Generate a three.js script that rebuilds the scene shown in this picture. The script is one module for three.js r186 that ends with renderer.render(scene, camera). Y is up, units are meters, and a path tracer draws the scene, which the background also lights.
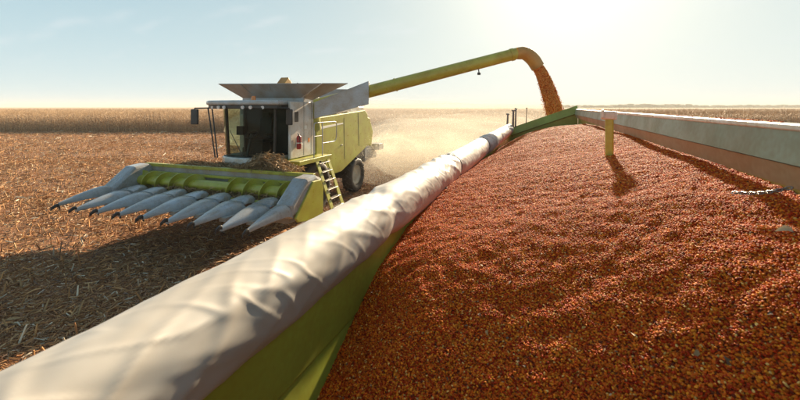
import * as THREE from 'three';
import { RoundedBoxGeometry } from 'three/addons/geometries/RoundedBoxGeometry.js';
import * as BGU from 'three/addons/utils/BufferGeometryUtils.js';
import { ImprovedNoise } from 'three/addons/math/ImprovedNoise.js';

// ---------------------------------------------------------------- camera, sky, sun, exposure
const scene = new THREE.Scene();
const R = Math.PI / 180;
const lerp0 = (a, b, t) => a + (b - a) * t;
const EYE = 3.74, FOCAL = 377;                       // metres, pixels of an 800 pixel wide picture
const camera = new THREE.PerspectiveCamera(2 * Math.atan(293 / FOCAL) / R, 800 / 586, 0.05, 9000);
camera.position.set(0, EYE, 0);
camera.lookAt(0, EYE, -10);
camera.setViewOffset(800, 586, 0, 186, 800, 400);    // a level camera with the lens shifted down
camera.updateProjectionMatrix();
camera.focus = 7; camera.userData.fStop = 4;

const SUN_AZ = 24.5 * R, SUN_EL = 21 * R;
const toSun = new THREE.Vector3(Math.sin(SUN_AZ) * Math.cos(SUN_EL), Math.sin(SUN_EL), -Math.cos(SUN_AZ) * Math.cos(SUN_EL));
{
  const W = 1024, H = 512, data = new Float32Array(W * H * 4), pn = new ImprovedNoise();
  for (let j = 0; j < H; j++) {
    const el = ((j + 0.5) / H - 0.5) * Math.PI, y = Math.sin(el), c = Math.cos(el), e = Math.max(0, el / R);
    for (let i = 0; i < W; i++) {
      const az = ((i + 0.5) / W - 0.5) * 2 * Math.PI, x = Math.cos(az) * c, z = Math.sin(az) * c;
      const g = Math.acos(Math.min(1, x * toSun.x + y * toSun.y + z * toSun.z)) / R;
      const glow = 0.9 * Math.exp(-g / 8), w0 = 0.95 * Math.exp(-g / 30);   // the sun's aureole in hazy air
      let r = lerp0(0.10 + 0.63 * Math.exp(-e / 17), 1.12, w0) + glow;
      let gg = lerp0(0.20 + 0.66 * Math.exp(-e / 28), 1.04, w0) + glow * 0.93;
      let b = lerp0(0.34 + 0.54 * Math.exp(-e / 40), 0.85, w0) + glow * 0.75;
      if (y > 0.02) {                                 // thin streaks of high cloud
        const k = 1 / (y + 0.12), u = x * k, v = z * k;
        const n = pn.noise(u * 1.1 + v * 0.5, v * 3.2 - u * 1.2, 3.1) + 0.5 * pn.noise(u * 2.6 + 9, v * 7.5 - u * 3, 7.7) + 0.25 * pn.noise(u * 8, v * 16 - u * 6, 1.2);
        const w = Math.max(0, Math.min(1, (n - 0.28) * 1.6)) * Math.min(1, (y - 0.02) * 8) * 0.42;
        r += (0.86 + glow * 0.4 - r) * w * (r < 0.9 ? 1 : 0.3); gg += (0.9 + glow * 0.36 - gg) * w * (gg < 0.9 ? 1 : 0.3); b += (0.92 + glow * 0.3 - b) * w * (b < 0.9 ? 1 : 0.3);
      }
      const K = 0.335; data.set([r * K, gg * K, b * K, 1], (j * W + i) * 4);
    }
  }
  const t = new THREE.DataTexture(data, W, H, THREE.RGBAFormat, THREE.FloatType);
  t.mapping = THREE.EquirectangularReflectionMapping; t.magFilter = THREE.LinearFilter; t.minFilter = THREE.LinearFilter; t.needsUpdate = true;
  scene.background = t; scene.environment = t;
}
const sun = new THREE.DirectionalLight(new THREE.Color().setRGB(1.0, 0.81, 0.56), 5);
sun.position.copy(toSun).multiplyScalar(80); sun.castShadow = true; sun.shadow.radius = 2.2;
sun.shadow.mapSize.set(4096, 4096);
Object.assign(sun.shadow.camera, { left: -60, right: 60, top: 60, bottom: -60, near: 1, far: 220 });
scene.add(sun, sun.target);
const renderer = new THREE.WebGLRenderer({ antialias: true });
renderer.setSize(1024, 512);
renderer.toneMapping = THREE.LinearToneMapping; renderer.toneMappingExposure = 3.0;
renderer.shadowMap.enabled = true;
scene.fog = new THREE.FogExp2(new THREE.Color().setRGB(1.0, 0.93, 0.82), 0.0006);

// ---------------------------------------------------------------- helpers
function rng(seed) { let a = seed >>> 0; return () => { a = (a + 0x6d2b79f5) | 0; let t = Math.imul(a ^ (a >>> 15), 1 | a); t = (t + Math.imul(t ^ (t >>> 7), 61 | t)) ^ t; return ((t ^ (t >>> 14)) >>> 0) / 4294967296; }; }
const perlin = new ImprovedNoise(), V = (x, y, z) => new THREE.Vector3(x, y, z), lerp = (a, b, t) => a + (b - a) * t;
const clamp = (x, a, b) => Math.max(a, Math.min(b, x)), sstep = (a, b, x) => { const t = clamp((x - a) / (b - a), 0, 1); return t * t * (3 - 2 * t); };
const fbm = (x, y, z, o = 4) => { let s = 0, a = 1, f = 1; for (let i = 0; i < o; i++, a *= 0.5, f *= 2.03) s += a * perlin.noise(x * f, y * f, z * f); return s; };
const C = (r, g, b) => new THREE.Color().setRGB(r, g, b);
const taken = {};
function numbered(n) { const k = (taken[n] = (taken[n] ?? -1) + 1); return k ? `${n}_${String(k).padStart(3, '0')}` : n; }
function boxUV(g) {                                   // uv in metres, by the way each face points
  g = g.index ? g.toNonIndexed() : g;
  const p = g.attributes.position, uv = new Float32Array(p.count * 2);
  for (let i = 0; i < p.count; i += 3) {
    const a = V().fromBufferAttribute(p, i), b = V().fromBufferAttribute(p, i + 1), c = V().fromBufferAttribute(p, i + 2);
    const n = b.clone().sub(a).cross(c.clone().sub(a)), ax = Math.abs(n.x), ay = Math.abs(n.y), az = Math.abs(n.z);
    [a, b, c].forEach((q, k) => { const [u, v] = ax >= ay && ax >= az ? [q.z, q.y] : ay >= az ? [q.x, q.z] : [q.x, q.y]; uv[(i + k) * 2] = u; uv[(i + k) * 2 + 1] = v; });
  }
  g.setAttribute('uv', new THREE.BufferAttribute(uv, 2));
  return g;
}
function join(list) {
  list = (Array.isArray(list) ? list : [list]).map((g) => { g = boxUV(g); for (const k of Object.keys(g.attributes)) if (!['position', 'normal', 'uv'].includes(k)) g.deleteAttribute(k); if (!g.attributes.normal) g.computeVertexNormals(); return g; });
  return list.length > 1 ? BGU.mergeGeometries(list) : list[0];
}
function add(name, geos, mat, parent) {
  const m = new THREE.Mesh(join(geos), mat);
  m.castShadow = m.receiveShadow = true;
  m.name = parent ? name : numbered(name);
  (parent ?? scene).add(m);
  return m;
}
function tag(o, label, category, extra = {}) { Object.assign(o.userData, { label, category }, extra); return o; }
function group(name, parent) { const g = new THREE.Group(); g.name = parent ? name : numbered(name); (parent ?? scene).add(g); return g; }
const bx = (w, h, d, x = 0, y = 0, z = 0, rx = 0, ry = 0, rz = 0, bev = 0.012) => { const g = bev ? new RoundedBoxGeometry(w, h, d, 1, Math.min(bev, w / 3, h / 3, d / 3)) : new THREE.BoxGeometry(w, h, d); g.applyMatrix4(new THREE.Matrix4().makeRotationFromEuler(new THREE.Euler(rx, ry, rz))); g.translate(x, y, z); return g; };
function rod(a, b, r0, r1 = r0, seg = 10) {
  const d = b.clone().sub(a), g = new THREE.CylinderGeometry(r1, r0, d.length(), seg);
  g.applyQuaternion(new THREE.Quaternion().setFromUnitVectors(V(0, 1, 0), d.clone().normalize()));
  const m = a.clone().add(b).multiplyScalar(0.5); return g.translate(m.x, m.y, m.z);
}
const pipe = (pts, r, seg = 6, n = 0, closed = false) => new THREE.TubeGeometry(new THREE.CatmullRomCurve3(pts, closed, 'catmullrom', 0.15), n || pts.length * 6, r, seg, closed);
function prismX(poly, x0, x1, bev = 0.015) {          // outline in (z, y), pushed along x
  const s = new THREE.Shape(poly.map(([z, y]) => new THREE.Vector2(-z, y)));
  const g = new THREE.ExtrudeGeometry(s, { depth: x1 - x0 - 2 * bev, bevelEnabled: bev > 0, bevelSize: bev, bevelThickness: bev, bevelOffset: -bev, bevelSegments: 2 });
  g.translate(0, 0, bev); g.rotateY(Math.PI / 2); return g.translate(x0, 0, 0);
}
function prismY(poly, y0, y1, bev = 0.02, seg = 2) {  // outline in (x, z), pushed up
  const s = new THREE.Shape(poly.map(([x, z]) => new THREE.Vector2(x, -z)));
  const g = new THREE.ExtrudeGeometry(s, { depth: y1 - y0 - 2 * bev, bevelEnabled: bev > 0, bevelSize: bev, bevelThickness: bev, bevelOffset: -bev, bevelSegments: seg });
  g.translate(0, 0, bev); g.rotateX(-Math.PI / 2); return g.translate(0, y0, 0);
}
function slab(a, b, c, d, th) {                       // a four-cornered sheet with thickness
  const n = b.clone().sub(a).cross(d.clone().sub(a)).normalize().multiplyScalar(th / 2), P = [a, b, c, d];
  const v = [...P.map((p) => p.clone().add(n)), ...P.map((p) => p.clone().sub(n))], f = [[0, 1, 2, 3], [7, 6, 5, 4], [0, 4, 5, 1], [1, 5, 6, 2], [2, 6, 7, 3], [3, 7, 4, 0]], pos = [];
  for (const [i, j, k, l] of f) for (const q of [i, j, k, i, k, l]) pos.push(v[q].x, v[q].y, v[q].z);
  const g = new THREE.BufferGeometry(); g.setAttribute('position', new THREE.Float32BufferAttribute(pos, 3)); g.computeVertexNormals(); return g;
}
function loft(rings, caps = true) {                   // rings of equal length -> closed skin, smooth
  const m = rings[0].length, pos = [], idx = [];
  rings.forEach((r) => r.forEach((p) => pos.push(p.x, p.y, p.z)));
  for (let i = 0; i + 1 < rings.length; i++) for (let j = 0; j < m; j++) { const a = i * m + j, b = i * m + (j + 1) % m; idx.push(a, b, a + m, b, b + m, a + m); }
  const g = new THREE.BufferGeometry(); g.setAttribute('position', new THREE.Float32BufferAttribute(pos, 3)); g.setIndex(idx);
  let out = BGU.toCreasedNormals(g, 0.7);
  if (caps) {
    const cp = [];
    for (const [r, flip] of [[rings[0], 1], [rings[rings.length - 1], 0]]) { const c = r.reduce((s, p) => s.add(p), V(0, 0, 0)).multiplyScalar(1 / m); for (let j = 0; j < m; j++) { const q = [c, r[j], r[(j + 1) % m]]; if (flip) q.reverse(); q.forEach((p) => cp.push(p.x, p.y, p.z)); } }
    const cg = new THREE.BufferGeometry(); cg.setAttribute('position', new THREE.Float32BufferAttribute(cp, 3)); cg.computeVertexNormals(); out = BGU.mergeGeometries([out, cg]);
  }
  return out;
}
function noiseTex(size, fn, srgb = true) {            // fn(u, v) -> [r, g, b] 0..1
  const d = new Uint8Array(size * size * 4);
  for (let j = 0; j < size; j++) for (let i = 0; i < size; i++) { const c = fn(i / size, j / size); d.set([clamp(c[0], 0, 1) * 255, clamp(c[1], 0, 1) * 255, clamp(c[2], 0, 1) * 255, 255], (j * size + i) * 4); }
  const t = new THREE.DataTexture(d, size, size); t.wrapS = t.wrapT = THREE.RepeatWrapping; t.magFilter = THREE.LinearFilter; t.minFilter = THREE.LinearMipmapLinearFilter; t.generateMipmaps = true; if (srgb) t.colorSpace = THREE.SRGBColorSpace; t.needsUpdate = true; return t;
}
const wrapN = (u, v, f, z, o = 4) => {                // tileable noise
  const a = fbm(u * f, v * f, z, o), b = fbm((u - 1) * f, v * f, z, o), c = fbm(u * f, (v - 1) * f, z, o), d = fbm((u - 1) * f, (v - 1) * f, z, o);
  return lerp(lerp(a, b, u), lerp(c, d, u), v);
};
// field dust on paint: speckled, patchy, tan on the paint's own colour
const grime = noiseTex(512, (u, v) => { const n = wrapN(u, v, 5, 2.2, 5), s = wrapN(u, v, 60, 8.1, 2), k = clamp(0.28 + n * 0.55 + s * 0.30, 0, 0.8); return [1 - k * 0.16, 1 - k * 0.30, 1 - k * 0.45]; });
grime.repeat.set(0.55, 0.55);
const roughTex = noiseTex(256, (u, v) => { const n = wrapN(u, v, 7, 5.5, 4); const k = 0.75 + n * 0.35; return [k, k, k]; }, false);
roughTex.repeat.set(0.8, 0.8);
const paint = (r, g, b, rough = 0.5, o = {}) => new THREE.MeshPhysicalMaterial({ color: C(r, g, b), roughness: rough, map: grime, roughnessMap: roughTex, ...o });
const M = {
  lime: paint(0.36, 0.375, 0.042, 0.45, { clearcoat: 0.25, clearcoatRoughness: 0.35 }),
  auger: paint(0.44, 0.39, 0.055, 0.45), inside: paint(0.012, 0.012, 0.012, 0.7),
  trough: paint(0.30, 0.29, 0.26, 0.6),
  white: paint(0.64, 0.64, 0.61, 0.42, { clearcoat: 0.2, clearcoatRoughness: 0.3 }),
  roof: paint(0.46, 0.48, 0.50, 0.4), grey: paint(0.44, 0.46, 0.48, 0.5),
  snout: paint(0.34, 0.365, 0.39, 0.38, { clearcoat: 0.3, clearcoatRoughness: 0.3 }),
  flap: paint(0.34, 0.31, 0.28, 0.55),
  dark: paint(0.035, 0.035, 0.035, 0.55),
  steel: paint(0.22, 0.21, 0.20, 0.45, { metalness: 0.6 }),
  tyre: paint(0.05, 0.042, 0.035, 0.85),
  rimc: paint(0.50, 0.46, 0.36, 0.5),
  spout: paint(0.50, 0.31, 0.07, 0.7, { transmission: 0.3, thickness: 0 }),
  red: paint(0.34, 0.018, 0.02, 0.35),
  amber: new THREE.MeshPhysicalMaterial({ color: C(0.85, 0.25, 0.03), roughness: 0.25, transmission: 0.25, clearcoat: 0.6 }),
  lens: new THREE.MeshPhysicalMaterial({ color: C(0.8, 0.8, 0.78), roughness: 0.12, clearcoat: 1 }),
  glass: new THREE.MeshPhysicalMaterial({ color: C(0.56, 0.65, 0.58), roughness: 0.02, transmission: 1, thickness: 0, ior: 1.5, specularIntensity: 0.2 }),
  mirror: new THREE.MeshStandardMaterial({ color: C(0.8, 0.8, 0.8), roughness: 0.08, metalness: 1 }),
  label: new THREE.MeshStandardMaterial({ color: C(0.75, 0.74, 0.68), roughness: 0.6 }),
};

// ---------------------------------------------------------------- the field
const COMB = V(-4.49, 0, -13.6), COMB_TURN = -19.25 * R;
const TR_AZ = Math.atan(143 / FOCAL), TT = V(Math.sin(TR_AZ), 0, -Math.cos(TR_AZ)), TN = V(Math.cos(TR_AZ), 0, Math.sin(TR_AZ));
{
  const rnd = rng(11), S = 1024, cv = document.createElement('canvas'); cv.width = cv.height = S;
  const g = cv.getContext('2d'); g.fillStyle = '#7d5536'; g.fillRect(0, 0, S, S);
  const tones = ['#5b3a24', '#8d6240', '#a9784c', '#c3935f', '#d7ad78', '#6d472c', '#4a2f1e', '#b98450', '#e2c294', '#95683f'];
  for (let i = 0; i < 16000; i++) {
    const x = rnd() * S, y = rnd() * S, a = rnd() * Math.PI, l = 5 + rnd() * rnd() * 46; g.strokeStyle = tones[(rnd() * tones.length) | 0]; g.lineWidth = 0.8 + rnd() * 3.2;
    for (const ox of [-S, 0, S]) for (const oy of [-S, 0, S]) { const X = x + ox, Y = y + oy; if (X < -60 || Y < -60 || X > S + 60 || Y > S + 60) continue; g.beginPath(); g.moveTo(X, Y); g.quadraticCurveTo(X + Math.cos(a) * l * 0.5 + 3, Y + Math.sin(a) * l * 0.5 - 3, X + Math.cos(a) * l, Y + Math.sin(a) * l); g.stroke(); }
  }
  const t = new THREE.CanvasTexture(cv); t.colorSpace = THREE.SRGBColorSpace; t.wrapS = t.wrapT = THREE.RepeatWrapping; t.repeat.set(1 / 5, 1 / 5);
  // one sheet: fine near the camera, out to the horizon
  const xs = [], zs = [];
  for (let i = -40; i <= 40; i++) xs.push(Math.sign(i) * (Math.abs(i) < 30 ? Math.abs(i) * 1.5 : 45 * Math.pow(1.53, Math.abs(i) - 30)));
  for (let i = -8; i <= 70; i++) zs.push(i < 50 ? i * 1.2 : 60 * Math.pow(1.22, i - 50));
  zs.push(4200);
  const pos = [], uv = [], col = [], idx = [];
  zs.forEach((zz) => xs.forEach((x) => {
    const z = -zz, near = Math.max(Math.abs(x), Math.abs(z)) < 70;
    const rut = fbm(x * 0.05, z * 0.34, 4.4, 3);
    pos.push(x, near ? 0.035 * fbm(x * 0.5, z * 0.5, 1.7, 3) - 0.05 : -0.05, z); uv.push(x, z);
    const k = 1.0 + 0.36 * rut + 0.2 * fbm(x * 0.6, z * 0.9, 9.1, 3); col.push(0.86 * k, 0.76 * k, 0.68 * k);
  }));
  const m = xs.length;
  for (let j = 0; j + 1 < zs.length; j++) for (let i = 0; i + 1 < m; i++) { const a = j * m + i; idx.push(a, a + 1, a + m, a + 1, a + m + 1, a + m); }
  const geo = new THREE.BufferGeometry(); geo.setAttribute('position', new THREE.Float32BufferAttribute(pos, 3)); geo.setAttribute('uv', new THREE.Float32BufferAttribute(uv, 2)); geo.setAttribute('color', new THREE.Float32BufferAttribute(col, 3)); geo.setIndex(idx); geo.computeVertexNormals();
  const f = new THREE.Mesh(geo, new THREE.MeshStandardMaterial({ map: t, vertexColors: true, roughness: 0.95, bumpMap: t, bumpScale: 0.03 })); f.name = 'harvested_field'; f.receiveShadow = true;
  f.userData = { kind: 'structure', label: 'harvested corn field covered in tan stalk litter', category: 'field' };
  scene.add(f);
}
function instanced(name, geo, mat, list, parent) {      // list of {m: Matrix4, c: Color}
  const o = new THREE.InstancedMesh(geo, mat, list.length);
  list.forEach((e, i) => { o.setMatrixAt(i, e.m); if (e.c) o.setColorAt(i, e.c); });
  o.castShadow = o.receiveShadow = true; o.name = parent ? name : numbered(name); (parent ?? scene).add(o); return o;
}
const _q = new THREE.Quaternion(), _e = new THREE.Euler();
const place = (x, y, z, rx, ry, rz, sx, sy, sz) => new THREE.Matrix4().compose(V(x, y, z), _q.setFromEuler(_e.set(rx, ry, rz, 'YXZ')).clone(), V(sx, sy, sz));
function stripGeo(len, wid, bend, curl, n = 4) {        // a dry leaf: cupped, bent, pointed
  const pos = [], idx = [];
  for (let i = 0; i <= n; i++) { const t = i / n, w = wid * (i === n ? 0.15 : 0.55 + 0.45 * Math.sin(Math.PI * Math.min(1, t + 0.25))), y = bend * Math.sin(Math.PI * t), x = (t - 0.5) * len; for (const k of [-1, 0, 1]) pos.push(x, y + (k ? curl * wid : 0), k * w * 0.5 + 0.15 * wid * Math.sin(t * 5)); }
  for (let i = 0; i < n; i++) for (let k = 0; k < 2; k++) { const a = i * 3 + k; idx.push(a, a + 1, a + 3, a + 1, a + 4, a + 3); }
  const g = new THREE.BufferGeometry(); g.setAttribute('position', new THREE.Float32BufferAttribute(pos, 3)); g.setIndex(idx); g.computeVertexNormals(); return g;
}
const litterTone = (r) => { const k = r(), b = 0.75 + 0.7 * r() * r(); return k < 0.48 ? C(0.50 * b, 0.25 * b, 0.090 * b) : k < 0.76 ? C(0.32 * b, 0.135 * b, 0.042 * b) : k < 0.89 ? C(0.54 * b, 0.34 * b, 0.16 * b) : k < 0.95 ? C(0.20 * b, 0.11 * b, 0.06 * b) : C(0.68 * b, 0.58 * b, 0.42 * b); };
{
  const mat = new THREE.MeshPhysicalMaterial({ color: 0xffffff, roughness: 0.8, side: THREE.DoubleSide, transmission: 0.22, thickness: 0 });
  const matS = new THREE.MeshStandardMaterial({ color: 0xffffff, roughness: 0.8 });
  const g1 = stripGeo(1, 0.065, 0.05, 0.22), g2 = stripGeo(1, 0.14, 0.10, 0.4), g3 = new THREE.CylinderGeometry(0.055, 0.065, 1, 6).rotateZ(Math.PI / 2);
  const rnd = rng(21), L = [[], [], []];
  const zones = [[2.6, 9, 760, 1.0], [9, 16, 360, 1.2], [16, 28, 120, 1.6], [28, 60, 24, 2.6]];
  for (const [z0, z1, den, size] of zones) {
    const n = Math.round((z1 - z0) * (z1 * 1.25 * 2) * den);
    for (let i = 0; i < n; i++) {
      const z = lerp(z0, z1, rnd()), x = (rnd() * 2 - 1) * z1 * 1.25;
      if (Math.abs(x) > z * 1.22 + 0.6) continue;
      const u = x * TN.x - z * TN.z, s = x * TT.x - z * TT.z;
      if (u > -1.3 && s < 17) continue;                                     // under and beyond the trailer
      const patch = fbm(x * 0.05, z * -0.34, 4.4, 3) + 0.7 * fbm(x * 0.7, z * 0.7, 3.3, 2);
      if (rnd() > 0.70 + patch * 0.8) continue;
      const k = rnd() < 0.62 ? 0 : rnd() < 0.62 ? 1 : 2, sc = size * (k === 2 ? 0.08 + 0.22 * rnd() * rnd() : 0.06 + 0.30 * rnd() * rnd() * rnd() + 0.06 * rnd());
      const wide = k === 2 ? 1.1 * size * (0.10 + 0.1 * rnd()) / 0.32 : sc * (0.7 + 0.7 * rnd());
      L[k].push({ m: place(x, -0.04 + 0.05 * rnd() * size, -z, (rnd() - 0.5) * 1.5, rnd() * 6.28, (rnd() - 0.5) * 0.8, sc, k === 2 ? wide * 0.3 : sc * (0.5 + rnd()), k === 2 ? wide * 0.3 : wide), c: litterTone(rnd) });
    }
  }
  const g = group('corn_litter');
  instanced('leaf_litter', g1, mat, L[0], g); instanced('husk_litter', g2, mat, L[1], g); instanced('stalk_litter', g3, matS, L[2], g);
  tag(g, 'chopped dry corn leaves and stalks strewn over the field', 'crop residue', { kind: 'stuff' });
  // stubble left standing in rows along the machine's heading
  const st = [], hd = V(Math.sin(COMB_TURN), 0, Math.cos(COMB_TURN)), sd = V(Math.cos(COMB_TURN), 0, -Math.sin(COMB_TURN)), stub = new THREE.CylinderGeometry(0.012, 0.018, 1, 5).translate(0, 0.5, 0);
  for (let row = -70; row < 40; row++) for (let a = -70; a < 40; a += 0.22) {
    const p = COMB.clone().addScaledVector(sd, row * 0.75 + 0.2 + (rnd() - 0.5) * 0.1).addScaledVector(hd, a + (rnd() - 0.5) * 0.15);
    const z = -p.z; if (z < 3 || z > 46 || Math.abs(p.x) > z * 1.2 + 1 || rnd() < 0.3) continue;
    if (p.x * TN.x + p.z * TN.z > -1.35 && p.x * TT.x + p.z * TT.z < 17) continue;
    const q = p.clone().sub(COMB), lx = q.dot(sd), lz = q.dot(hd); if (Math.abs(lx) < 2.2 && Math.abs(lz) < 5) continue;
    st.push({ m: place(p.x, -0.05, p.z, (rnd() - 0.5) * 0.9, rnd() * 6, (rnd() - 0.5) * 0.7, 1, 0.12 + 0.20 * rnd(), 1), c: litterTone(rnd) });
  }
  tag(instanced('corn_stubble', stub, matS, st), 'short cut corn stubs standing in rows across the field', 'stubble', { kind: 'stuff' });
}
// standing corn at the far side of the stubble
function cornGeo(seed) {
  const r = rng(seed), gs = [], H = 2.35;
  gs.push(rod(V(0, 0, 0), V(0.04, H, 0.02), 0.016, 0.007, 4));
  for (let i = 0; i < 9; i++) {
    const y = 0.35 + i * 0.2 + r() * 0.1, a = i * 2.6 + r(), len = 0.55 + r() * 0.3, pts = [];
    for (let k = 0; k <= 3; k++) { const t = k / 3, rr = len * Math.sin(t * 1.5) * 0.62; pts.push([Math.cos(a) * rr, y + 0.25 * Math.sin(t * 2.2) - 0.55 * t * t, Math.sin(a) * rr, 0.045 * (1 - t * 0.8)]); }
    const pos = [], idx = [], px = -Math.sin(a), pz = Math.cos(a);
    pts.forEach(([x, yy, z, w]) => pos.push(x + px * w, yy, z + pz * w, x - px * w, yy, z - pz * w));
    for (let k = 0; k < 3; k++) idx.push(k * 2, k * 2 + 1, k * 2 + 2, k * 2 + 1, k * 2 + 3, k * 2 + 2);
    const g = new THREE.BufferGeometry(); g.setAttribute('position', new THREE.Float32BufferAttribute(pos, 3)); g.setIndex(idx); g.computeVertexNormals(); gs.push(g);
  }
  gs.push(rod(V(0.03, 0.95, 0), V(0.12, 1.2, 0.04), 0.035, 0.02, 5));
  for (let i = 0; i < 5; i++) { const a = i * 1.3 + r(); gs.push(rod(V(0.04, H - 0.05, 0.02), V(0.04 + 0.13 * Math.cos(a), H + 0.22, 0.02 + 0.13 * Math.sin(a)), 0.006, 0.003, 3)); }
  return join(gs);
}
{
  const rnd = rng(31), mat = new THREE.MeshPhysicalMaterial({ color: 0xffffff, roughness: 0.85, side: THREE.DoubleSide, transmission: 0.2, thickness: 0 });
  const edge = (x) => 57 + (x > 10 ? (x - 10) * 0.10 : 0) + 0.5 * perlin.noise(x * 0.2, 3, 1);
  const lists = [[], []];
  for (let x = -95; x < 130; x += 0.24) for (let k = 0; k < 9; k++) { const z = edge(x) + k * 0.75 + (rnd() - 0.5) * 0.3, s = 0.92 + 0.30 * rnd() + 0.16 * perlin.noise(x * 0.3, k, 2), b = 0.75 + 0.5 * rnd(); lists[(rnd() * 2) | 0].push({ m: place(x + (rnd() - 0.5) * 0.2, -0.05, -z, (rnd() - 0.5) * 0.16, rnd() * 6.28, (rnd() - 0.5) * 0.16, s * 1.1, s, s * 1.1), c: C(0.47 * b, 0.29 * b, 0.135 * b) }); }
  for (let i = 0; i < 26000; i++) { const d = Math.pow(rnd(), 1.6) * 190, z = 64 + d, x = (rnd() * 2 - 1) * z * 1.25; if (z < edge(x) + 6.5) continue; const s = 1.0 + 0.24 * rnd(), b = 0.75 + 0.5 * rnd(); lists[(rnd() * 2) | 0].push({ m: place(x, -0.05, -z, (rnd() - 0.5) * 0.2, rnd() * 6.28, (rnd() - 0.5) * 0.2, s * 1.5, s, s * 1.5), c: C(0.46 * b, 0.285 * b, 0.135 * b) }); }
  const g = group('standing_corn');
  lists.forEach((l, i) => instanced('corn_plants', cornGeo(40 + i), mat, l, g));
  // the closed mass of the crop behind the first rows
  const xs = [], zs = []; for (let i = -60; i <= 60; i++) xs.push(Math.sign(i) * (Math.abs(i) * 1.6 + Math.pow(Math.max(0, Math.abs(i) - 20), 2.2) * 0.9)); for (let k = 0; k < 60; k++) zs.push(k * 1.2 + Math.pow(k / 10, 4.5));
  const pos = [], idx = [], col = [];
  zs.forEach((d, k) => xs.forEach((x) => { const z = edge(clamp(x, -300, 300)) + 5.5 + d; pos.push(x, k === 0 ? -0.05 : 2.05 + (d < 400 ? 0.22 * fbm(x * 0.9, d * 0.9, 5, 3) : 0), -z); const b = 1 + 0.3 * fbm(x * 0.04, d * 0.04, 8, 3); col.push(0.37 * b, 0.235 * b, 0.12 * b); }));
  const m = xs.length; for (let j = 0; j + 1 < zs.length; j++) for (let i = 0; i + 1 < m; i++) { const a = j * m + i; idx.push(a, a + 1, a + m, a + 1, a + m + 1, a + m); }
  const geo = new THREE.BufferGeometry(); geo.setAttribute('position', new THREE.Float32BufferAttribute(pos, 3)); geo.setAttribute('color', new THREE.Float32BufferAttribute(col, 3)); geo.setIndex(idx); geo.computeVertexNormals();
  const c = new THREE.Mesh(geo, new THREE.MeshStandardMaterial({ vertexColors: true, roughness: 1 })); c.name = 'crop_canopy'; c.castShadow = c.receiveShadow = true; g.add(c);
  tag(g, 'ripe standing corn crop along the horizon', 'corn field', { kind: 'stuff' });
}
{ // a far line of trees low on the horizon
  const rnd = rng(51), blob = new THREE.IcosahedronGeometry(1, 1), p = blob.attributes.position; for (let i = 0; i < p.count; i++) { const k = 1 + 0.35 * perlin.noise(p.getX(i) * 2.2, p.getY(i) * 2.2, p.getZ(i) * 2.2); p.setXYZ(i, p.getX(i) * k, p.getY(i) * k, p.getZ(i) * k); } blob.computeVertexNormals();
  const l = [];
  for (let i = 0; i < 900; i++) { const x = lerp(330, 1250, Math.pow(rnd(), 0.8)), h = 4 + 8 * Math.abs(fbm(x * 0.012, 3, 5, 3)) + 4 * rnd(), b = 0.7 + 0.6 * rnd(); l.push({ m: place(x, h * 0.35, -820 - rnd() * 60, 0, rnd() * 6, 0, 6 + 5 * rnd(), h * 0.65, 5 + 4 * rnd()), c: C(0.10 * b, 0.10 * b, 0.05 * b) }); }
  tag(instanced('distant_tree_belt', blob, new THREE.MeshStandardMaterial({ color: 0xffffff, roughness: 1 }), l), 'low dark belt of trees far off on the horizon', 'trees', { kind: 'stuff' });
}

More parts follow.
